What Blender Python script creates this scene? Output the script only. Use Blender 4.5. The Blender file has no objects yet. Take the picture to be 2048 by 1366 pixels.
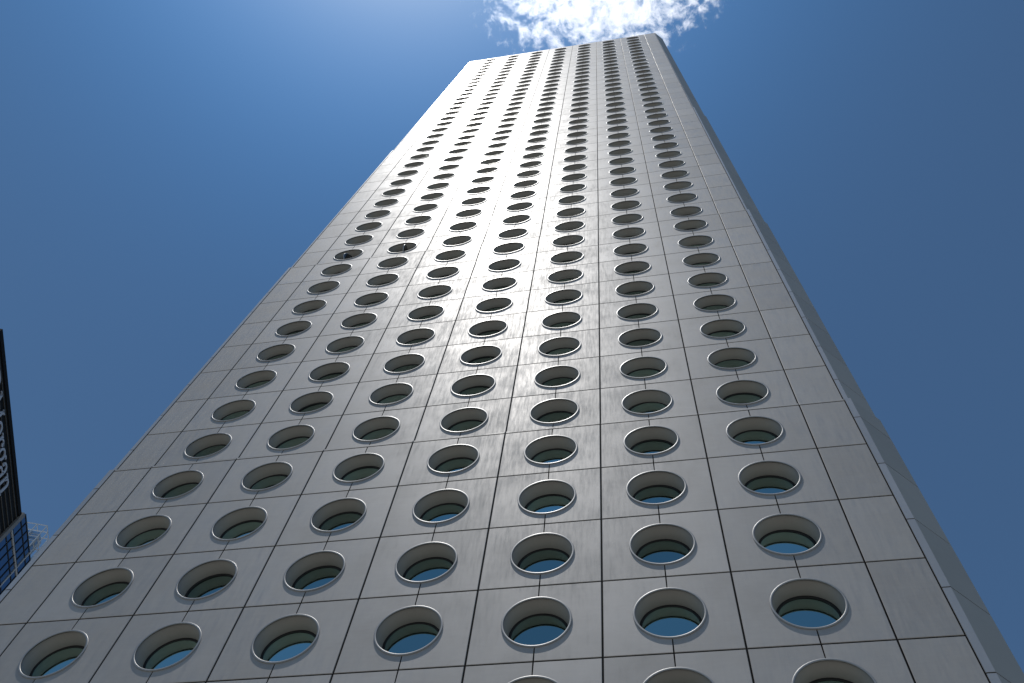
import bpy, bmesh, math, random
from mathutils import Vector, Matrix
from math import sin, cos, pi, radians
random.seed(7)
S = bpy.context.scene
COL = S.collection

# ------------------------------------------------------------------ camera
cam_d = bpy.data.cameras.new('camera')
cam = bpy.data.objects.new('camera', cam_d)
COL.objects.link(cam)
S.camera = cam
cam.location = (22.196, -19.052, 1.70)
cam.rotation_mode = 'XYZ'
cam.rotation_euler = (radians(155.0009), radians(-4.7070), radians(9.1196))
cam_d.sensor_width = 36.0
cam_d.lens = 32.0607
cam_d.clip_start = 0.1
cam_d.clip_end = 20000.0

# ------------------------------------------------------------------ sky + sun
SUN = Vector((-0.155, -0.130, 0.975)).normalized()
EL = math.asin(SUN.z)
AZ = math.atan2(SUN.x, SUN.y)            # clockwise from +Y
W = bpy.data.worlds.new('World')
S.world = W
W.use_nodes = True
nt = W.node_tree
nt.nodes.clear()
sky = nt.nodes.new('ShaderNodeTexSky')
sky.sky_type = 'NISHITA'
sky.sun_disc = False
sky.sun_elevation = EL
sky.sun_rotation = AZ
sky.altitude = 1200
sky.air_density = 1.0
sky.dust_density = 0.06
sky.ozone_density = 3.0
bg = nt.nodes.new('ShaderNodeBackground')
bg.inputs['Strength'].default_value = 0.078
wo = nt.nodes.new('ShaderNodeOutputWorld')
hs = nt.nodes.new('ShaderNodeHueSaturation')
hs.inputs['Saturation'].default_value = 1.06
nt.links.new(sky.outputs[0], hs.inputs['Color'])
tint = nt.nodes.new('ShaderNodeVectorMath'); tint.operation = 'MULTIPLY'
tint.inputs[1].default_value = (0.95, 1.07, 1.03)
nt.links.new(hs.outputs[0], tint.inputs[0])
# the bright aureole of the hazy air round the sun: falls off with the angle from the sun's direction
geo_w = nt.nodes.new('ShaderNodeNewGeometry')
dotn = nt.nodes.new('ShaderNodeVectorMath'); dotn.operation = 'DOT_PRODUCT'
dotn.inputs[1].default_value = -SUN
nt.links.new(geo_w.outputs['Incoming'], dotn.inputs[0])
def wm(op, a, b=None):
    n = nt.nodes.new('ShaderNodeMath'); n.operation = op
    for i, q in enumerate((a, b)):
        if q is None: continue
        if isinstance(q, (int, float)): n.inputs[i].default_value = q
        else: nt.links.new(q, n.inputs[i])
    return n.outputs[0]
ang = wm('ARCCOSINE', wm('MINIMUM', dotn.outputs['Value'], 0.99999))
g1 = wm('EXPONENT', wm('MULTIPLY', ang, -1 / radians(4.2)))
a2 = wm('DIVIDE', ang, radians(18.5))
g2 = wm('EXPONENT', wm('MULTIPLY', wm('MULTIPLY', a2, a2), -1.0))
def glow(col, f):
    v = nt.nodes.new('ShaderNodeVectorMath'); v.operation = 'SCALE'
    v.inputs[0].default_value = col; nt.links.new(f, v.inputs['Scale']); return v.outputs[0]
def vadd(a, b):
    v = nt.nodes.new('ShaderNodeVectorMath'); v.operation = 'ADD'
    nt.links.new(a, v.inputs[0]); nt.links.new(b, v.inputs[1]); return v.outputs[0]
tot = vadd(vadd(tint.outputs[0], glow((33.0, 27.0, 12.0), g1)), glow((0.0, 2.3, 6.6), g2))
nt.links.new(tot, bg.inputs[0])
nt.links.new(bg.outputs[0], wo.inputs[0])

sd = bpy.data.lights.new('sun', 'SUN')
sd.energy = 3.2
sd.angle = radians(0.53)
sd.color = (1.0, 0.97, 0.925)
so = bpy.data.objects.new('sun', sd)
COL.objects.link(so)
so.rotation_euler = SUN.to_track_quat('Z', 'Y').to_euler()
so.location = SUN * 400

S.view_settings.view_transform = 'Standard'
S.view_settings.look = 'None'
S.view_settings.exposure = 0.0
S.view_settings.gamma = 1.0
S.cycles.volume_step_rate = 0.06
S.cycles.volume_max_steps = 512
S.cycles.volume_bounces = 6

# ------------------------------------------------------------------ helpers
def tag(o, label=None, cat=None, group=None, kind=None):
    if label: o['label'] = label
    if cat: o['category'] = cat
    if group: o['group'] = group
    if kind: o['kind'] = kind
    return o

def empty(name, loc, rz=0.0):
    o = bpy.data.objects.new(name, None)
    COL.objects.link(o)
    o.location = loc
    o.rotation_euler = (0, 0, rz)
    return o

class MB:
    """collects faces, links them as ONE mesh object"""
    def __init__(s):
        s.v = []; s.f = []; s.m = []; s.sm = []
    def face(s, pts, mi=0, smooth=False):
        b = len(s.v)
        s.v += [tuple(p) for p in pts]
        s.f.append(tuple(range(b, b + len(pts))))
        s.m.append(mi); s.sm.append(smooth)
    def mesh(s, verts, faces, mi=0, smooth=False):
        b = len(s.v)
        s.v += [tuple(p) for p in verts]
        for f in faces:
            s.f.append(tuple(i + b for i in f)); s.m.append(mi); s.sm.append(smooth)
    def box(s, x0, x1, y0, y1, z0, z1, mi=0):
        v = [(x0,y0,z0),(x1,y0,z0),(x1,y1,z0),(x0,y1,z0),(x0,y0,z1),(x1,y0,z1),(x1,y1,z1),(x0,y1,z1)]
        s.mesh(v, [(0,3,2,1),(4,5,6,7),(0,1,5,4),(1,2,6,5),(2,3,7,6),(3,0,4,7)], mi)
    def prism(s, poly, z0, z1, mi=0):
        n = len(poly)
        v = [(x,y,z0) for x,y in poly] + [(x,y,z1) for x,y in poly]
        s.mesh(v, [(i,(i+1)%n,n+(i+1)%n,n+i) for i in range(n)] + [tuple(range(n-1,-1,-1)), tuple(range(n,2*n))], mi)
    def build(s, name, mats, parent=None):
        me = bpy.data.meshes.new(name)
        me.from_pydata(s.v, [], s.f)
        if not isinstance(mats, (list, tuple)): mats = [mats]
        for m in mats: me.materials.append(m)
        me.polygons.foreach_set('material_index', s.m)
        me.polygons.foreach_set('use_smooth', s.sm)
        me.update()
        o = bpy.data.objects.new(name, me)
        COL.objects.link(o)
        if parent: o.parent = parent
        return o

# ------------------------------------------------------------------ materials
def mat(name, base, rough=0.5, metal=0.0, spec=0.5):
    m = bpy.data.materials.new(name)
    m.use_nodes = True
    p = m.node_tree.nodes['Principled BSDF']
    p.inputs['Base Color'].default_value = (*base, 1)
    p.inputs['Roughness'].default_value = rough
    p.inputs['Metallic'].default_value = metal
    p.inputs['Specular IOR Level'].default_value = spec
    return m, m.node_tree, p

def N(t, typ, **kw):
    n = t.nodes.new(typ)
    for k, v in kw.items(): setattr(n, k, v)
    return n

def mathn(t, op, a, b=None, clamp=False):
    n = N(t, 'ShaderNodeMath', operation=op); n.use_clamp = clamp
    for i, q in enumerate((a, b)):
        if q is None: continue
        if isinstance(q, (int, float)): n.inputs[i].default_value = q
        else: t.links.new(q, n.inputs[i])
    return n.outputs[0]

def noise(t, vec, scale, detail=4, rough=0.55, mapscale=(1,1,1)):
    mp = N(t, 'ShaderNodeMapping'); mp.inputs['Scale'].default_value = mapscale
    t.links.new(vec, mp.inputs['Vector'])
    n = N(t, 'ShaderNodeTexNoise')
    n.inputs['Scale'].default_value = scale; n.inputs['Detail'].default_value = detail; n.inputs['Roughness'].default_value = rough
    t.links.new(mp.outputs[0], n.inputs['Vector'])
    return n.outputs[0]

def aluminium(name, base, rough, metal, mottle=0.10, island=0.05, rvar=0.10, spec=0.5, coat=0.0, crough=0.3):
    m, t, p = mat(name, base, rough, metal, spec)
    p.inputs['Coat Weight'].default_value = coat; p.inputs['Coat Roughness'].default_value = crough; p.inputs['Coat IOR'].default_value = 1.4
    geo = N(t, 'ShaderNodeNewGeometry')
    pos = geo.outputs['Position']; isl = geo.outputs['Random Per Island']
    # every sheet has its own cloudy finish: shift the noise by the sheet
    sh = N(t, 'ShaderNodeVectorMath', operation='SCALE'); sh.inputs[0].default_value = (53, 31, 17)
    t.links.new(isl, sh.inputs['Scale'])
    ad = N(t, 'ShaderNodeVectorMath', operation='ADD')
    t.links.new(pos, ad.inputs[0]); t.links.new(sh.outputs[0], ad.inputs[1])
    v = ad.outputs[0]
    big = noise(t, v, 0.55, 5, 0.6)
    streak = noise(t, v, 1.0, 6, 0.7, (9.0, 9.0, 0.9))
    fine = noise(t, v, 1.0, 4, 0.7, (1.3, 1.3, 9.0))
    a = mathn(t, 'MULTIPLY', mathn(t, 'SUBTRACT', big, 0.5), mottle * 2.2)
    b = mathn(t, 'MULTIPLY', mathn(t, 'SUBTRACT', streak, 0.5), mottle * 1.4)
    c = mathn(t, 'MULTIPLY', mathn(t, 'SUBTRACT', fine, 0.5), mottle * 0.8)
    d = mathn(t, 'MULTIPLY', mathn(t, 'SUBTRACT', isl, 0.5), island * 2)
    sm = mathn(t, 'ADD', mathn(t, 'ADD', a, b), mathn(t, 'ADD', c, d))
    fac = mathn(t, 'ADD', sm, 1.0)
    vm = N(t, 'ShaderNodeVectorMath', operation='SCALE'); vm.inputs[0].default_value = base
    t.links.new(fac, vm.inputs['Scale'])
    t.links.new(vm.outputs[0], p.inputs['Base Color'])
    r1 = mathn(t, 'MULTIPLY', mathn(t, 'SUBTRACT', big, 0.5), -rvar * 1.3)
    r2 = mathn(t, 'MULTIPLY', mathn(t, 'SUBTRACT', streak, 0.5), rvar * 2.2)
    rr = mathn(t, 'ADD', mathn(t, 'ADD', r1, r2), rough, True)
    t.links.new(rr, p.inputs['Roughness'])
    if coat:     # the clear lacquer is rubbed in uneven patches
        cr = mathn(t, 'ADD', mathn(t, 'ADD', mathn(t, 'MULTIPLY', r1, 1.0), r2), crough, True)
        t.links.new(cr, p.inputs['Coat Roughness'])
    bp = N(t, 'ShaderNodeBump'); bp.inputs['Strength'].default_value = 0.05; bp.inputs['Distance'].default_value = 0.02
    t.links.new(big, bp.inputs['Height']); t.links.new(bp.outputs[0], p.inputs['Normal'])
    return m

M = {}
M['panel'] = aluminium('panel_aluminium', (0.365, 0.345, 0.325), 0.56, 0.26, 0.14, 0.09, 0.26, 0.35, 0.07, 0.28)
M['trim'] = aluminium('trim_aluminium', (0.42, 0.415, 0.41), 0.38, 0.4, 0.06, 0.06, 0.06)
M['rim'] = mat('rim_aluminium', (0.28, 0.277, 0.272), 0.42, 0.3)[0]
M['chamfer'] = aluminium('chamfer_aluminium', (0.34, 0.328, 0.30), 0.55, 0.0, 0.06, 0.06, 0.04)
M['reveal'] = aluminium('reveal_aluminium', (0.30, 0.292, 0.268), 0.55, 0.05, 0.08, 0.04, 0.05)
M['joint'] = mat('joint_black', (0.008, 0.008, 0.008), 0.9, 0.0, 0.1)[0]  # black of the sealant that fills the joints between sheets
M['gasket'] = mat('black_gasket', (0.010, 0.010, 0.011), 0.6)[0]
M['glass'] = mat('mirror_glass', (0.35, 0.50, 0.46), 0.02, 1.0)[0]
_g = M['glass'].node_tree; _p = _g.nodes['Principled BSDF']
_oi = N(_g, 'ShaderNodeObjectInfo'); _ge = N(_g, 'ShaderNodeNewGeometry')
_r = mathn(_g, 'FRACT', mathn(_g, 'ADD', _oi.outputs['Random'], _ge.outputs['Random Per Island']))
_v = N(_g, 'ShaderNodeVectorMath', operation='SCALE'); _v.inputs[0].default_value = (0.40, 0.57, 0.53)
_g.links.new(mathn(_g, 'ADD', mathn(_g, 'MULTIPLY', _r, 0.5), 0.75), _v.inputs['Scale'])
_g.links.new(_v.outputs[0], _p.inputs['Base Color'])
M['openglass'] = mat('dark_glass', (0.02, 0.025, 0.028), 0.06, 0.0)[0]
M['darkroom'] = mat('dark_interior', (0.015, 0.015, 0.015), 0.9)[0]
M['roof'] = mat('roof_felt', (0.2, 0.2, 0.2), 0.9)[0]

# ------------------------------------------------------------------ ground
gm, gt, gp = mat('paving', (0.33, 0.31, 0.28), 0.85)
geo = N(gt, 'ShaderNodeNewGeometry')
br = N(gt, 'ShaderNodeTexBrick')
br.inputs['Scale'].default_value = 1.0
br.inputs['Brick Width'].default_value = 0.9; br.inputs['Row Height'].default_value = 0.6; br.inputs['Mortar Size'].default_value = 0.008
br.inputs['Color1'].default_value = (0.27, 0.255, 0.23, 1); br.inputs['Color2'].default_value = (0.22, 0.21, 0.19, 1); br.inputs['Mortar'].default_value = (0.14, 0.13, 0.12, 1)
gt.links.new(geo.outputs['Position'], br.inputs['Vector']); gt.links.new(br.outputs[0], gp.inputs['Base Color'])
g = MB(); R = 6000
g.face([(-R,-R,0),(R,-R,0),(R,R,0),(-R,R,0)])
tag(g.build('ground', gm), kind='structure')

# ------------------------------------------------------------------ porthole tower
MW, FH, ZC = 4.02165, 3.3, 21.599        # column module, storey height, height of storey line 0
D = 0.07                                 # each tier of the shaft stands back this far
TIERS = [(-5, 4), (4, 12), (12, 23), (23, 43.22)]
VLO = -5
XL, XR = -0.45 * MW, 7.44 * MW           # outer joints of the flat face
STRIP = 0.26
CH = 1.16                                # chamfer legs
DEPTH = 0.07                             # panel thickness over the dark gap
def Z(v): return ZC + v * FH
def tier(v):
    for i, (a, b) in enumerate(TIERS):
        if v < b: return i
    return 3
RH = 1.055                               # hole in the sheet
R_OUT, R_IN = 1.095, 1.022
V_LOW_WIN, V_TOP_WIN = -1, 42            # storeys with portholes (row index = storey line below)

tower = empty('office_tower', (0.5 * (XL + XR), 0, 0))
tag(tower, 'tall silver grey tower with rows of round porthole windows filling the picture', 'tower')
OX = tower.location.x
wall = MB()

def sheet(mb, x0, x1, z0, z1, y, b=0.012, inv=None):
    """plain flat sheet with eased edges; face at y, edge returns to y+DEPTH"""
    def lo(xx0, xx1, zz0, zz1, yy): return [(xx0,yy,zz0),(xx1,yy,zz0),(xx1,yy,zz1),(xx0,yy,zz1)]
    a = lo(x0+b, x1-b, z0+b, z1-b, y); c = lo(x0, x1, z0, z1, y+b); e = lo(x0, x1, z0, z1, y+DEPTH)
    v = a + c + e
    fs = [(0,1,2,3)]
    for i in range(4):
        j = (i+1) % 4
        fs += [(4+i,4+j,j,i), (8+i,8+j,4+j,4+i)]
    if inv: v = [inv(p) for p in v]
    mb.mesh(v, fs)

def holed_half(mb, xc, zc, side, hw, z0, z1, y, gv, gm, b=0.012, n=18):
    """half of a porthole sheet: side=+1 right half, -1 left half"""
    a0 = math.acos(gm / RH)
    xo = hw - gv
    angs = [-a0 + 2*a0*i/n for i in range(n+1)]
    # add the corner directions
    dz0, dz1 = z0 - zc, z1 - zc
    angs += [math.atan2(dz0, xo), math.atan2(dz1, xo)]
    angs = sorted(angs)
    arc = []; out = []
    for k, a in enumerate(angs):
        c, s_ = cos(a), sin(a)
        arc.append((max(gm, RH*c), RH*s_))
        if k == 0: out.append((gm, dz0)); continue
        if k == len(angs)-1: out.append((gm, dz1)); continue
        tx = xo / c if c > 1e-6 else 1e9
        tz = (dz1 / s_) if s_ > 1e-6 else ((dz0 / s_) if s_ < -1e-6 else 1e9)
        r = min(tx, tz)
        out.append((r*c, r*s_))
    ins = [(min(max(x, gm + b*0.5), xo - b), min(max(z, dz0 + b), dz1 - b)) for x, z in out]
    arcb = [(x, z) for x, z in arc]
    m = len(angs)
    P = lambda x, z, yy: (xc + side*x, yy, zc + z)
    v = [P(x,z,y) for x,z in arcb] + [P(x,z,y) for x,z in ins] + [P(x,z,y+b) for x,z in out] + [P(x,z,y+DEPTH) for x,z in out] + [P(x,z,y+DEPTH) for x,z in arcb]
    fs = []
    for i in range(m-1):
        for lay in range(3):
            q = (lay*m+i, lay*m+i+1, (lay+1)*m+i+1, (lay+1)*m+i)
            fs.append(q if side > 0 else q[::-1])
    # mid-joint edges, top and bottom
    for i in (0, m-1):
        q = (i, m+i, 2*m+i, 3*m+i, 4*m+i)
        fs.append(q)
    if side > 0: fs = [f[::-1] for f in fs]
    mb.mesh(v, fs)

GV, GM, GH = 0.027, 0.017, 0.024         # half widths of the joints
rows = range(VLO, 43)
for v in rows:
    t = tier(v); y = t * D
    z0, z1 = Z(v) + GH, Z(v + 1) - GH
    if v == 42: z1 = Z(43.22)
    for k in range(7):
        xc = (k + 0.5) * MW - OX; zc = Z(v + 0.5)
        if V_LOW_WIN <= v:
            for sd_ in (-1, 1): holed_half(wall, xc, zc, sd_, MW/2, z0, z1, y, GV, GM)
        else:
            sheet(wall, k*MW - OX + GV, (k+.5)*MW - OX - GM, z0, z1, y)
            sheet(wall, (k+.5)*MW - OX + GM, (k+1)*MW - OX - GV, z0, z1, y)
    e = 0.05 * t
    sheet(wall, XL + 0.02 - OX, -GV - OX, z0, z1, y)
    sheet(wall, 7*MW + GV - OX, XR - 0.02 - OX, z0, z1, y)
for i, (a, b) in enumerate(TIERS[:-1]):      # coping over the set-back of each tier
    for k in range(-1, 8):
        xa = XL + 0.02 if k < 0 else k*MW + GV; xb = XR - 0.02 if k == 7 else (k+1)*MW - GV
        sheet(wall, xa - OX, xb - OX, Z(b) + GH, Z(b) + 0.15, i*D, 0.008)
wall.build('wall', M['panel'], tower)

# dark gap behind the sheets: ring of strips around each hole is not needed, one grid of joint backs does it
gap = MB()
for i, (a, b) in enumerate(TIERS):
    y = i * D + 0.022
    za, zb = Z(a), Z(b)
    for k in range(8): gap.box(k*MW-OX-0.06, k*MW-OX+0.06, y, y+0.03, za, zb)
    for xx in (XL, XR): gap.box(xx-OX-0.04, xx-OX+0.04, y, y+0.031, za, zb)
    for k in range(7): 
        for v in range(a, min(int(b), 43)):
            zc = Z(v+.5)
            if v >= V_LOW_WIN:
                gap.box((k+.5)*MW-OX-0.045, (k+.5)*MW-OX+0.045, y, y+0.029, zc+RH+0.002, min(Z(v+1), zb))
                gap.box((k+.5)*MW-OX-0.045, (k+.5)*MW-OX+0.045, y, y+0.029, Z(v), zc-RH-0.002)
            else:
                gap.box((k+.5)*MW-OX-0.045, (k+.5)*MW-OX+0.045, y, y+0.029, Z(v), Z(v+1))
    for v in range(a, min(int(b), 42)+1): gap.box(XL-OX, XR-OX, y+0.001, y+0.032, Z(v)-0.05, Z(v)+0.05)
gap.build('joint_backing', M['joint'], tower)

# corner strips, chamfers and the three other faces
HALF = (XR - XL) / 2
def outline(t):
    """plan of tier t about the tower's own centre line; front face at y = t*D"""
    d = t * D; w = HALF + STRIP - 0.065 * t; c = CH
    back = 2 * (HALF + STRIP + CH) - d
    side = HALF + STRIP + CH - d
    return d, w, side, back
CHF = 1      # face of the reversed prism that is the chamfer
for sgn in (-1, 1):
    cs = MB()
    for v in range(VLO - 1, 43):
        lo, hi = v + 0.585, v + 1.585
        cuts = [max(lo, VLO)] + [b + 0.045 for a, b in TIERS[:-1] if lo < b < hi] + [min(hi, 43.22)]
        if v == 42: cuts = [42.585, 43.22]
        for a_, b_ in zip(cuts[:-1], cuts[1:]):
            if b_ - a_ < 0.01: continue
            t = tier((a_ + b_) / 2); d, w, side, back = outline(tier((a_ + b_) / 2 - 0.045))
            za = Z(a_) + (0.022 if abs((a_ - 0.585) % 1) < 1e-6 else 0); zb = Z(b_) - (0.022 if abs((b_ - 0.585) % 1) < 1e-6 else 0)
            yc = d + (side - w)
            x0 = HALF + 0.022
            poly = [(sgn*x0, d-0.012), (sgn*w, d-0.012), (sgn*side, yc), (sgn*(side-0.12), yc+0.02), (sgn*w, d+0.16), (sgn*x0, d+0.16)]
            if sgn < 0: poly = poly[::-1]
            cs.prism(poly, za, zb)
            if sgn > 0: cs.m[-7] = 2
            else: cs.m[-6 + CHF] = 2
            # dark core behind the joints
            poly = [(sgn*(x0+.03), d+0.01), (sgn*(w-.005), d+0.01), (sgn*(side-0.03), yc+0.01), (sgn*(side-0.14), yc+0.03), (sgn*(w-.02), d+0.18), (sgn*(x0+.03), d+0.18)]
            if sgn < 0: poly = poly[::-1]
            cs.prism(poly, Z(a_) if a_ > VLO else Z(a_), Z(b_)-0.023, 1)
    cs.build('corner_cladding', [M['trim'], M['joint'], M['chamfer']], tower)

sw = MB()
for i, (a, b) in enumerate(TIERS):
    d, w, side, back = outline(i)
    yc = d + (side - w)
    for v in range(a, int(b) if i < 3 else 43):
        z0 = Z(v) + 0.016; z1 = (Z(v+1) - 0.016) if v < 42 else Z(43.22)
        for s_ in (-1, 1):
            n_ = 8; L = (back - yc - (side - w)) / n_
            for k in range(n_):
                sheet(sw, yc + k*L + .02, yc + (k+1)*L - .02, z0, z1, side, inv=(lambda p, s_=s_: (s_*(2*side - p[1]), p[0], p[2])))
        for k in range(8):
            L = 2*w/8
            sheet(sw, -w + k*L + .02, -w + (k+1)*L - .02, z0, z1, 0, inv=(lambda p: (p[0], back - p[1], p[2])))
sw.build('side_wall', M['panel'], tower)
core = MB()
for i, (a, b) in enumerate(TIERS):
    d, w, side, back = outline(i)
    core.prism([(-HALF+.2, d+1.3), (HALF-.2, d+1.3), (side-0.15, d+2.6), (side-0.15, back-1.4), (w-.3, back-0.15), (-w+.3, back-0.15), (-side+0.15, back-1.4), (-side+0.15, d+2.6)], 0 if i == 0 else Z(a), Z(b) - 0.05)
core.build('core', M['darkroom'], tower)
base = MB()
base.box(-HALF, HALF, 0.3, 0.8, 0, Z(VLO))
base.build('plinth', M['trim'], tower)
rf = MB(); d, w, side, back = outline(3)
rf.prism([(-w, d+.02), (w, d+.02), (side-.02, d+side-w), (side-.02, back-(side-w)), (w, back-.02), (-w, back-.02), (-side+.02, back-(side-w)), (-side+.02, d+side-w)], Z(43.22)-0.04, Z(43.22)-0.005)
rf.build('roof', M['roof'], tower)

# ---- portholes
SEG = 64
def lathe(mb, prof, seg=SEG, mi=0, smooth=True):
    n = len(prof)
    v = []
    for k in range(seg):
        a = 2*pi*k/seg
        v += [(r*cos(a), y, r*sin(a)) for r, y in prof]
    fs = []
    for k in range(seg):
        j = (k+1) % seg
        for i in range(n-1): fs.append((k*n+i, k*n+i+1, j*n+i+1, j*n+i))
    mb.mesh(v, fs, mi, smooth)
GY = 0.555
def reveal_mb(mb=None, mi=0, seg=SEG):
    mb = mb or MB()
    lathe(mb, [(1.060, 0.031), (1.046, 0.031), (0.955, GY-0.02)], seg, mi, True)
    return mb
def rim_mb(mb=None, mi=0, seg=SEG):
    mb = mb or MB()
    lathe(mb, [(R_OUT, 0.01), (R_OUT, -0.020), (R_OUT-.004, -0.029), (R_OUT-.013, -0.034), (R_IN+.013, -0.034), (R_IN+.004, -0.029), (R_IN, -0.020), (R_IN, -0.004), (1.07, -0.003)], seg, mi, True)
    return mb
def frame_mb(mb=None, mi=0, seg=SEG):
    mb = mb or MB()
    lathe(mb, [(0.957, GY-0.022), (0.885, GY-0.022), (0.872, GY-0.014), (0.872, GY+0.03)], seg, mi, False)
    return mb
def pane_mb(mb=None, mi=0, seg=SEG):
    mb = mb or MB()
    mb.face([(0.876*cos(2*pi*k/seg), GY, 0.876*sin(2*pi*k/seg)) for k in range(seg)], mi)
    return mb

# the hundred portholes that show largest are parts; the rest is one part
small = set((v, k) for v in range(0, 15) for k in range(7) if not (v == 14 and k not in (4, 5)))
PROTO = []
def place(v, k):
    t = tier(v)
    loc = ((k+.5)*MW - OX, t*D, Z(v+.5))
    if not PROTO:
        w_ = reveal_mb().build('window', M['reveal'], tower)
        PROTO.extend([w_, rim_mb().build('rim', M['rim'], w_), frame_mb().build('gasket', M['gasket'], w_), pane_mb().build('pane', M['glass'], w_)])
        w_.location = loc
        return w_
    w_ = PROTO[0].copy(); COL.objects.link(w_); w_.parent = tower; w_.location = loc
    for c in PROTO[1:]:
        q = c.copy(); COL.objects.link(q); q.parent = w_
    return w_
OPEN = {(12, 0): 62, (12, 1): 96}
for v, k in sorted(small):
    w_ = place(v, k)
    tilt = random.gauss(0, 0.55), random.gauss(0, 0.55)
    for c in w_.children:
        if c.name.startswith('pane'):
            if (v, k) in OPEN:
                # pivoted about its upright axis: the disc stands across the opening
                w_['label'] = 'round window with its glass pivoted open'
                p = MB()
                lathe(p, [(0.83, -0.02), (0.868, -0.03), (0.875, 0.0), (0.868, 0.03), (0.83, 0.02)], SEG, 1)
                p.face([(0.835*cos(2*pi*q/SEG), -0.012, 0.835*sin(2*pi*q/SEG)) for q in range(SEG)], 0)
                p.face([(0.835*cos(-2*pi*q/SEG), 0.012, 0.835*sin(-2*pi*q/SEG)) for q in range(SEG)], 0)
                o = p.build('pane_open', [M['openglass'], M['trim']])
                c.data = o.data
                bpy.data.objects.remove(o)
                c.location = (0.10, GY + 0.12, 0)
                c.rotation_euler = (0, 0, radians(OPEN[(v, k)]))
            else:
                c.rotation_euler = (radians(tilt[0]), 0, radians(tilt[1]))
                c.location = (GY*0.0, 0, 0)
rest = MB()
for v in range(V_LOW_WIN, 43):
    for k in range(7):
        if (v, k) in small: continue
        q = MB(); sg = 40
        reveal_mb(q, 0, sg); rim_mb(q, 1, sg); frame_mb(q, 2, sg); pane_mb(q, 3, sg)
        ox, oy, oz = (k+.5)*MW - OX, tier(v)*D, Z(v+.5)
        b = len(rest.v)
        rest.v += [(x+ox, y+oy, z+oz) for x, y, z in q.v]
        rest.f += [tuple(i+b for i in f) for f in q.f]; rest.m += q.m; rest.sm += q.sm
tag(rest.build('portholes', [M['reveal'], M['rim'], M['gasket'], M['glass']], tower), kind='stuff')

# ------------------------------------------------------------------ dark tower with lettering
M['louvre'] = mat('dark_louvre', (0.010, 0.010, 0.0105), 0.7, 0.0, 0.15)[0]
M['slat'] = mat('slat_edge', (0.10, 0.098, 0.092), 0.5)[0]
M['letter'] = mat('pale_letter', (0.42, 0.46, 0.54), 0.5)[0]
M['cwglass'] = mat('blue_glass', (0.17, 0.25, 0.36), 0.03, 1.0)[0]
M['paleglass'] = mat('pale_glass', (0.42, 0.50, 0.58), 0.12, 0.8)[0]
M['mullion'] = mat('dark_mullion', (0.025, 0.026, 0.028), 0.4)[0]
M['white'] = mat('white_metal', (0.55, 0.56, 0.56), 0.4)[0]
M['fin'] = mat('grey_fin', (0.20, 0.195, 0.19), 0.6)[0]
RZ = 111.70
bank = empty('office_building', (-65.628, 19.947, 0), radians(107.612))
tag(bank, 'dark louvred tower with pale lettering and a blue glass bay at the left edge', 'building')
m = MB(); m.box(0, 31.7, 0.10, 30, 0, RZ - 0.3); m.build('wall', M['louvre'], bank)
m = MB(); m.box(-0.15, 31.7, -0.05, 0.7, RZ - 0.75, RZ); m.box(-0.15, 0.5, 0.0, 0.099, RZ - 14, RZ - 0.76); m.build('parapet', M['louvre'], bank)
for i in range(12):
    z = RZ - 1.3 - 1.02*i
    m = MB(); m.box(0.5, 31.69, -0.02, 0.098, z-0.04, z+0.035); m.build('louvre', M['slat'], bank)
m = MB(); m.box(31.7, 32.45, -0.3, 2.0, RZ - 60, RZ + 0.35); m.build('fin', M['fin'], bank)
m = MB()
for z in range(4, int(RZ) - 16, 4):
    m.box(0.6, 31.6, 0.04, 0.099, z, z + 2.5); m.box(-0.06, -0.001, 0.8, 29.5, z, z + 2.5)
m.build('window_band', M['cwglass'], bank)
# glass bay
m = MB(); m.box(32.46, 46.0, 0.0, 24, 0, RZ + 0.95); m.build('glass_bay', M['cwglass'], bank)
zs = [0.98, -0.33, -2.55, -4.3, -6.9, -9.5, -12.1]
m = MB()
for z in zs: m.box(32.46, 46.02, -0.10, -0.001, RZ+z-0.06, RZ+z+0.06)
for s_ in (32.5, 34.15, 35.75, 37.45, 38.8, 41.6, 43.3, 45.0): m.box(s_-.05, s_+.05, -0.12, -0.0015, RZ-14, RZ+1.02)
m.build('mullion', M['mullion'], bank)
m = MB(); m.box(32.46, 46.02, -0.2, -0.003, RZ-2.98, RZ-2.84); m.box(40.02, 40.13, -0.19, -0.004, RZ-14, RZ+1.0)
m.build('white_rail', M['white'], bank)
# white open cage on the roof behind the bay
c0s, c0n, ct = 42.0, 2.21, 10.0
cage = MB(); r = 0.065
ns = [c0n + 1.75*i for i in range(5)]; ss = [c0s, c0s + 1.4, c0s + 2.82]
for n_ in ns:
    for s_ in ((ss[0], ss[-1])): cage.box(s_-r, s_+r, n_-r, n_+r, RZ+0.95, RZ+ct)
cage.box(ss[1]-r, ss[1]+r, c0n-r, c0n+r, RZ+0.95, RZ+ct)
for z in (ct, ct-3.0, ct-6.0):
    for s_ in ss if z == ct else (ss[0], ss[-1]): cage.box(s_-r*.9, s_+r*.9, c0n, ns[-1], RZ+z-r, RZ+z+r)
    for n_ in ns if z == ct else (ns[0], ns[-1]): cage.box(c0s, ss[-1], n_-r*.8, n_+r*.8, RZ+z-r*.95, RZ+z+r*.95)
cage.build('roof_frame', M['white'], bank)
m = MB(); m.box(c0s+.25, c0s+2.5, c0n+.35, c0n+8, RZ+0.95, RZ+ct-1.6); m.build('plant_room', M['paleglass'], bank)
m = MB()
for z in (0.4, 2.0, 3.6, 5.2, 6.8): m.box(c0s+.20, c0s+2.55, c0n+.30, c0n+8.05, RZ+1+z-.06, RZ+1+z+.06)
m.build('floor_band', M['white'], bank)

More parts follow.
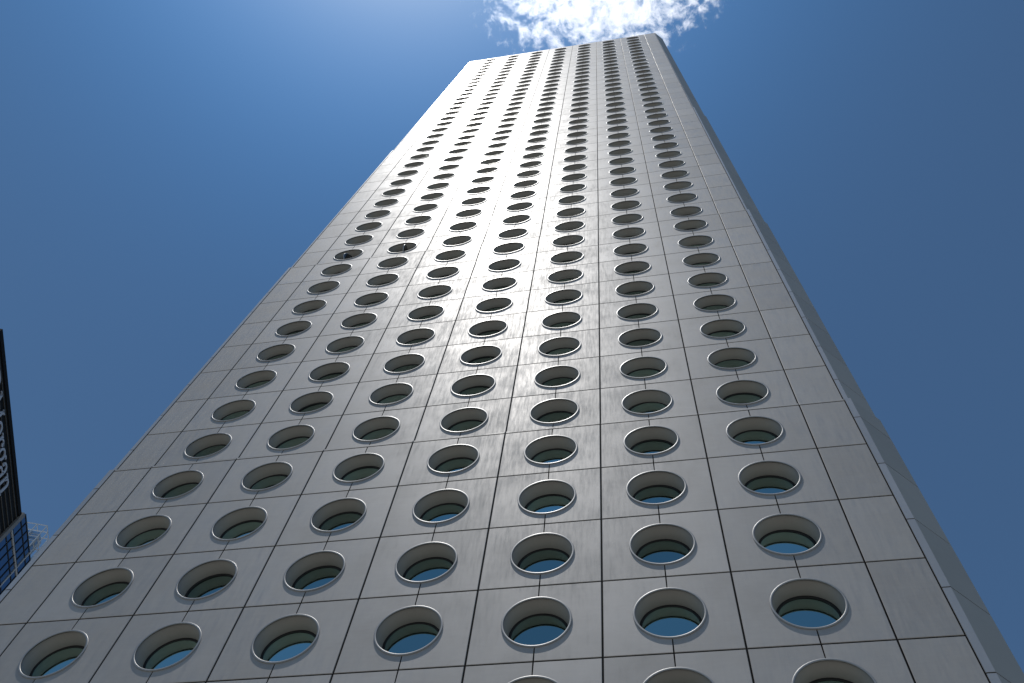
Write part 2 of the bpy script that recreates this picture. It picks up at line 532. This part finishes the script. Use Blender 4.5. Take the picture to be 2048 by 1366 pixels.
# lettering: serif letters drawn as strokes, x along the wall, z up, unit = metre
def stroke(mb, pts, w0, w1=None, closed=False):
    w1 = w0 if w1 is None else w1
    n = len(pts); L = []; Rr = []
    for i in range(n):
        a = pts[(i-1) % n] if (closed or i > 0) else pts[i]
        b = pts[(i+1) % n] if (closed or i < n-1) else pts[i]
        dx, dz = b[0]-a[0], b[1]-a[1]; l = math.hypot(dx, dz) or 1
        nx, nz = -dz/l, dx/l
        # broad-nib contrast: uprights thick, level runs thin
        h = 0.5*(w1 + (w0 - w1)*abs(dz/l))
        L.append((pts[i][0]+nx*h, pts[i][1]+nz*h)); Rr.append((pts[i][0]-nx*h, pts[i][1]-nz*h))
    y0, y1 = -0.26, -0.10
    for i in range(n if closed else n-1):
        j = (i+1) % n
        q = [Rr[i], Rr[j], L[j], L[i]]
        v = [(x,y0,z) for x,z in q] + [(x,y1,z) for x,z in q]
        mb.mesh(v, [(0,1,2,3),(7,6,5,4),(0,4,5,1),(1,5,6,2),(2,6,7,3),(3,7,4,0)])
def bow(cx, cz, rx, rz, a0, a1, n=16): return [(cx+rx*cos(radians(a0+(a1-a0)*i/n)), cz+rz*sin(radians(a0+(a1-a0)*i/n))) for i in range(n+1)]
def letters():
    B = RZ - 4.95; X = 2.35; CAP = 3.1; TH, TN = 0.46, 0.17
    out = []
    def new(): out.append(MB()); return out[-1]
    def ser(m, x, z, w=0.9): stroke(m, [(x-w/2, z), (x+w/2, z)], 0.16)
    m = new(); stroke(m, [(3.1, B+CAP), (3.1, B+.2)] + bow(2.5, B+.1, .6, .7, 0, -150), TH, TN); ser(m, 3.1, B+CAP-.08, 1.3)
    m = new(); stroke(m, bow(4.15, B+.22, .2, .2, 0, 360), .3, .3)
    m = new(); stroke(m, [(5.2, B), (5.2, B+CAP)], TH); ser(m, 5.2, B+.08, 1.2); stroke(m, [(4.7, B+CAP-.08), (6.4, B+CAP-.08)] + bow(6.4, B+CAP-.85, .95, .77, 90, -90) + [(5.2, B+CAP-1.62)], TH, TN)
    m = new(); stroke(m, bow(7.7, B+.22, .2, .2, 0, 360), .3, .3)
    m = new(); stroke(m, [(9.3, B), (9.3, B+CAP)], TN); stroke(m, [(9.3, B+CAP), (10.8, B+.1)], TH); stroke(m, [(10.8, B+.1), (12.2, B+CAP)], TN); stroke(m, [(12.2, B+CAP), (12.2, B)], TH)
    ser(m, 9.3, B+.08); ser(m, 12.2, B+.08, 1.1); ser(m, 9.2, B+CAP-.08, .9); ser(m, 12.3, B+CAP-.08, .9)
    m = new(); stroke(m, bow(14.0, B+X/2, .95, X/2-.08, 0, 360, 28)[:-1], TH, TN, True)
    m = new(); stroke(m, [(15.9, B), (15.9, B+X)], TH); ser(m, 15.9, B+.08, 1.0); ser(m, 15.65, B+X-.08, .7); stroke(m, bow(16.75, B+X-.75, .7, .65, 170, 35), .3, TN); stroke(m, bow(17.15, B+X-.4, .16, .16, 0, 360), .3, .3)
    m = new(); stroke(m, bow(18.5, B+X-.85, .78, .78, 0, 360, 24)[:-1], TH*.9, TN, True); stroke(m, [(18.9, B+X-.2), (19.5, B+X+.02), (19.85, B+X-.1)], .3, .26); stroke(m, [(17.9, B+.75)] + bow(18.2, B+.4, .4, .25, 130, 260) + [(19.2, B+.1)] + bow(18.7, B-.45, .95, .55, 40, -320, 24), TH*.8, TN)
    m = new(); stroke(m, bow(21.0, B+X-.75, .68, .68, 165, 10) + [(21.7, B+.35)] + bow(22.0, B+.35, .3, .27, 180, 330), TH, TN); stroke(m, [(21.7, B+X-1.0)] + bow(20.9, B+.62, .62, .55, 75, 330), TH, TN); stroke(m, bow(20.42, B+X-.62, .15, .15, 0, 360), .28, .28)
    m = new(); stroke(m, [(22.9, B), (22.9, B+X)], TH); ser(m, 22.9, B+.08, 1.0); ser(m, 22.65, B+X-.08, .7); stroke(m, [(22.95, B+X-.9)] + bow(23.7, B+X-.78, .6, .7, 160, 0) + [(24.3, B)], TH, TN); ser(m, 24.3, B+.08, 1.0)
    return out
sign = MB()
for lm in letters():
    b = len(sign.v); sign.v += lm.v; sign.f += [tuple(i+b for i in f) for f in lm.f]; sign.m += lm.m; sign.sm += lm.sm
sign.build('lettering', M['letter'], bank)

# ------------------------------------------------------------------ cloud
CL = Vector((22.2, -19.05, 1.7)) + Vector((0.004, 0.060, 0.998)) * 1100
def cloud():
    bm = bmesh.new()
    bmesh.ops.create_icosphere(bm, subdivisions=4, radius=1.0)
    from mathutils import noise as mn
    for v in bm.verts:
        p = v.co.copy()
        k = 1 + 0.22*mn.noise(p*1.7 + Vector((3, 1, 7))) + 0.10*mn.noise(p*4.1)
        v.co = Vector((p.x*170*k, p.y*105*k, p.z*14*k))
    me = bpy.data.meshes.new('cloud'); bm.to_mesh(me); bm.free()
    o = bpy.data.objects.new('cloud', me); COL.objects.link(o); o.location = CL
    m = bpy.data.materials.new('cloud_vapour'); m.use_nodes = True
    t = m.node_tree; t.nodes.clear()
    out = N(t, 'ShaderNodeOutputMaterial'); pv = N(t, 'ShaderNodeVolumePrincipled')
    pv.inputs['Color'].default_value = (1, 1, 1, 1); pv.inputs['Anisotropy'].default_value = 0.62
    tc = N(t, 'ShaderNodeTexCoord'); ob = tc.outputs['Object']
    wv = N(t, 'ShaderNodeTexNoise'); wv.inputs['Scale'].default_value = 0.02; wv.inputs['Detail'].default_value = 3
    t.links.new(ob, wv.inputs['Vector'])
    sc = N(t, 'ShaderNodeVectorMath', operation='SCALE'); sc.inputs['Scale'].default_value = 30.0
    t.links.new(wv.outputs['Color'], sc.inputs[0])
    ad = N(t, 'ShaderNodeVectorMath', operation='ADD'); t.links.new(ob, ad.inputs[0]); t.links.new(sc.outputs[0], ad.inputs[1])
    n1 = noise(t, ad.outputs[0], 0.060, 14, 0.80)
    # falls off towards the rim of the cloud
    dv = N(t, 'ShaderNodeVectorMath', operation='DIVIDE'); dv.inputs[1].default_value = (170, 105, 14); t.links.new(ob, dv.inputs[0])
    ln = N(t, 'ShaderNodeVectorMath', operation='LENGTH'); t.links.new(dv.outputs[0], ln.inputs[0])
    fall = mathn(t, 'MULTIPLY', mathn(t, 'POWER', ln.outputs['Value'], 3.0), 0.20)
    den = mathn(t, 'SUBTRACT', mathn(t, 'SUBTRACT', n1, 0.42), fall)
    den = mathn(t, 'MAXIMUM', mathn(t, 'MULTIPLY', den, 0.75), 0.0)
    t.links.new(den, pv.inputs['Density'])
    t.links.new(pv.outputs[0], out.inputs['Volume'])
    me.materials.append(m)
    tag(o, 'ragged white cloud drifting above the top of the porthole tower', 'cloud')
cloud()
